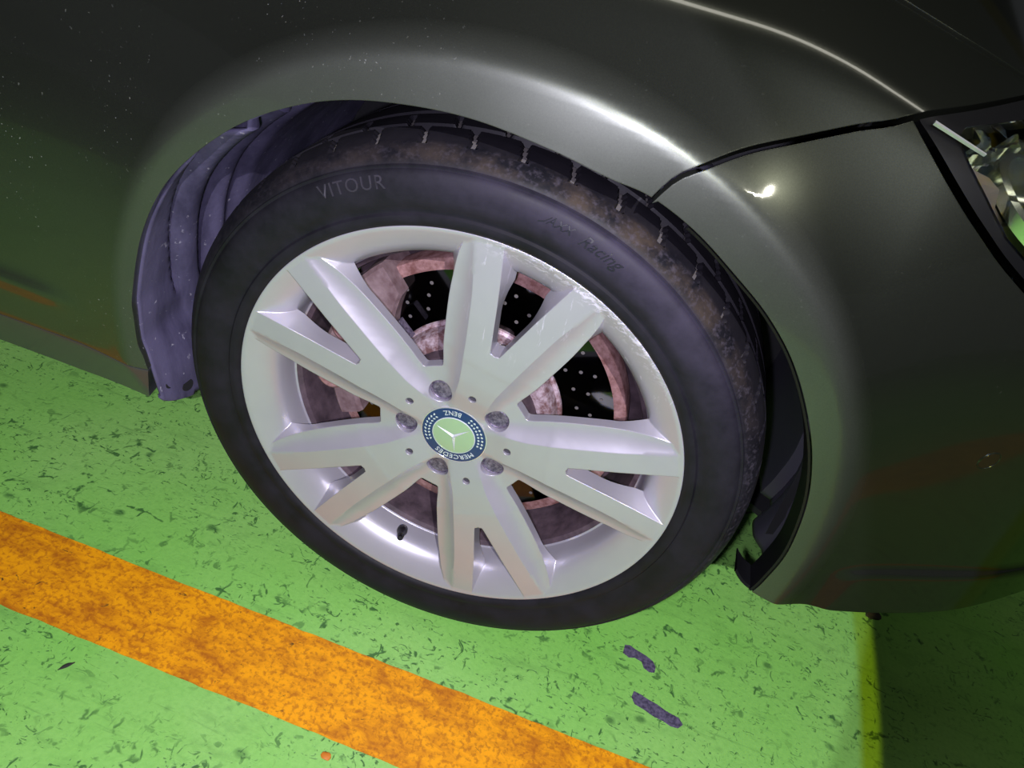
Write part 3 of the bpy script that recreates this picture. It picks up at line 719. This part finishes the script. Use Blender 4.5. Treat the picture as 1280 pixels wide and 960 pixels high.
# centre cap: blue ring, wreath, lettering, star
CY = .0175; cm = [CHROME, CAPRING, CAPW, CAPC]
bm = bmesh.new(); pr = [(.0376, .030, 0), (.0376, CY - .0002, 0), (.0372, CY - .0012, 0), (.0362, CY - .0016, 0), (.0358, CY - .0012, 1), (.0245, CY - .0020, 1), (.0241, CY - .0026, 2), (.0235, CY - .0026, 2), (.0232, CY - .0020, 3), (.0150, CY - .0026, 3), (.0, CY - .0030, 3)]
n = 72; rings = [[bm.verts.new(wp(r, 360 * i / n, y)) for i in range(n)] for r, y, _ in pr[:-1]]; cvx = bm.verts.new(wp(0, 0, pr[-1][1]))
for q in range(len(rings) - 1):
    for i in range(n):
        f = bm.faces.new((rings[q][i], rings[q][(i + 1) % n], rings[q + 1][(i + 1) % n], rings[q + 1][i])); f.material_index = pr[q + 1][2]
for i in range(n):
    f = bm.faces.new((rings[-1][i], rings[-1][(i + 1) % n], cvx)); f.material_index = 3
UP = 168.0                                          # the badge's own 'up' direction on the wheel
def addm(V, F, mi_):
    vs = [bm.verts.new(v) for v in V]
    for f in F:
        try: q = bm.faces.new([vs[i] for i in f]); q.material_index = mi_
        except ValueError: pass
ys = CY - .0018
V, F = lettering('l', 'MERCEDES', .0084, UP, .0272, None, None, spacing=1.08, ext=.0002, ysurf=ys, lift=.0001); addm(V, F, 2)
V, F = lettering('l', 'BENZ', .0084, UP + 180, .0332, None, None, spacing=1.08, ext=.0002, ysurf=ys, lift=.0001, flip=True); addm(V, F, 2)
for side in (-1, 1):                                # laurel leaves
    for k in range(9):
        a = UP + 180 + side * (40 + k * 8.6)
        for rr, dr in ((.0285, -.0020), (.0320, .0020)):
            a2 = a - side * 0
            L = [(rr, a2 - 3.2), (rr + dr * .9, a2 - side * 1.0), (rr + dr * .3, a2 + 3.0), (rr - dr * .55, a2)]
            addm([wp(r_, a_, ys - .0004) for r_, a_ in L], [(0, 1, 2, 3)], 2)
for k in range(3):                                  # three-pointed star, ridged arms
    a = UP + 120 * k
    L = [wp(.0218, a, CY - .0026), wp(.0024, a + 60, CY - .0032), wp(0, 0, CY - .0048), wp(.0024, a - 60, CY - .0032)]
    addm(L, [(0, 1, 2), (0, 2, 3)], 2)
bmesh.ops.recalc_face_normals(bm, faces=bm.faces)
cap = bm_obj('centre_cap', bm, cm, wheel, sharp=25); tag(cap, 'blue-ringed centre cap with laurel and star on pale green disc')

# valve stem on the barrel, lower left
va = Vector(wp(.2075, -168.5, .033)); vd = Vector(wp(.190, -169.2, .006)) - va; vd.normalize()
ex = vd.cross(Vector((1, 0, 0))).normalized(); ey = vd.cross(ex); bm = bmesh.new()
pr = [(.0068, -.004), (.0068, .003), (.0060, .006), (.0048, .010), (.0042, .020), (.0036, .0205), (.0036, .028), (.0028, .0295)]
rings = [[bm.verts.new(va + ex * (r * math.cos(2 * math.pi * i / 24)) + ey * (r * math.sin(2 * math.pi * i / 24)) + vd * h) for i in range(24)] for r, h in pr]
for a, b in zip(rings, rings[1:]):
    for i in range(24): bm.faces.new((a[i], a[(i + 1) % 24], b[(i + 1) % 24], b[i]))
bm.faces.new(rings[-1]); bm_obj('valve_stem', bm, VALVE, wheel)

# brake disc: rusty outer band, mirror face with drilled holes, hat
V, F = revolve([(.1625, .0850), (.170, .0848), (.1755, .0858), (.1765, .088), (.1765, .111), (.174, .113), (.10, .113)], 160)
bd = mesh('brake_disc', V, F, RUST, car, sharp=40)
V, F = revolve([(.1045, .0856), (.1625, .0856)], 160); mesh('friction_face', V, F, DISC, bd)
V, F = revolve([(.1045, .0856), (.1035, .0835), (.100, .0820), (.0985, .0700), (.096, .0655), (.088, .0640), (.06, .0640)], 128); mesh('disc_hat', V, F, HAT, bd, sharp=40)
bm = bmesh.new()
for k in range(30):
    for (r, da) in ((.121, 0), (.136, 3.5), (.149, 7.0)):
        c = wp(r, k * 12 + da, .0852); vs = [bm.verts.new((c[0] + .0022 * math.sin(i * math.pi / 5), c[1], c[2] + .0022 * math.cos(i * math.pi / 5))) for i in range(10)]; bm.faces.new(vs)
dh = bm_obj('drilled_holes', bm, mat('drilled_hole', (.10, .09, .09), rough=.8), bd); dh['kind'] = 'stuff'
V, F = revolve([(.193, .118), (.193, .122), (.06, .122)], 90); mesh('dust_shield', V, F, BARREL, car)

# brake caliper and its bracket on the rear side of the disc
def block(name, a0, a1, r0, r1, y0, y1, m, parent, n=14, ch=.004, warp=None):
    P = [(r0, y0 + ch), (r0 + ch, y0), (r1 - ch, y0), (r1, y0 + ch), (r1, y1), (r0, y1)]
    bm = bmesh.new(); R_ = []
    for i in range(n + 1):
        s = i / n; a = a0 + (a1 - a0) * s; k = warp(s) if warp else (0, 0, 0)
        R_.append([bm.verts.new(wp(r + (k[0] if r < (r0 + r1) / 2 else k[1]), a, y + (k[2] if y < (y0 + y1) / 2 else 0))) for r, y in P])
    for a, b in zip(R_, R_[1:]):
        for i in range(6): bm.faces.new((a[i], a[(i + 1) % 6], b[(i + 1) % 6], b[i]))
    bm.faces.new(R_[0]); bm.faces.new(R_[-1]); return bm_obj(name, bm, m, parent)
cb = block('brake_caliper', -56, -98, .136, .176, .050, .128, CAL, car, warp=lambda s: (-.022 * math.sin(math.pi * s), 0, .010 * (2 * s - 1) ** 2))
block('caliper_bracket', -40, -57, .120, .190, .064, .125, CAL, cb, warp=lambda s: (.030 * (1 - s), -.004 * s, .0))
block('caliper_bridge', -102, -116, .140, .172, .066, .125, CAL, cb)
block('pad_spring', -47, -56, .105, .128, .060, .070, BOLT, cb, n=4, ch=.002)
for a in (-66, -92):
    c = wp(.160, a, 0); disc_solid(c[0], c[2], [(.017, .052), (.017, .046), (.014, .044), (.010, .046)], 20, RUST, 'piston_boss', cb)
# suspension knuckle glimpsed behind the disc
V, F = revolve([(.055, .125), (.055, .20), (.03, .21)], 24); mesh('wheel_hub_carrier', V, F, RUST, car)
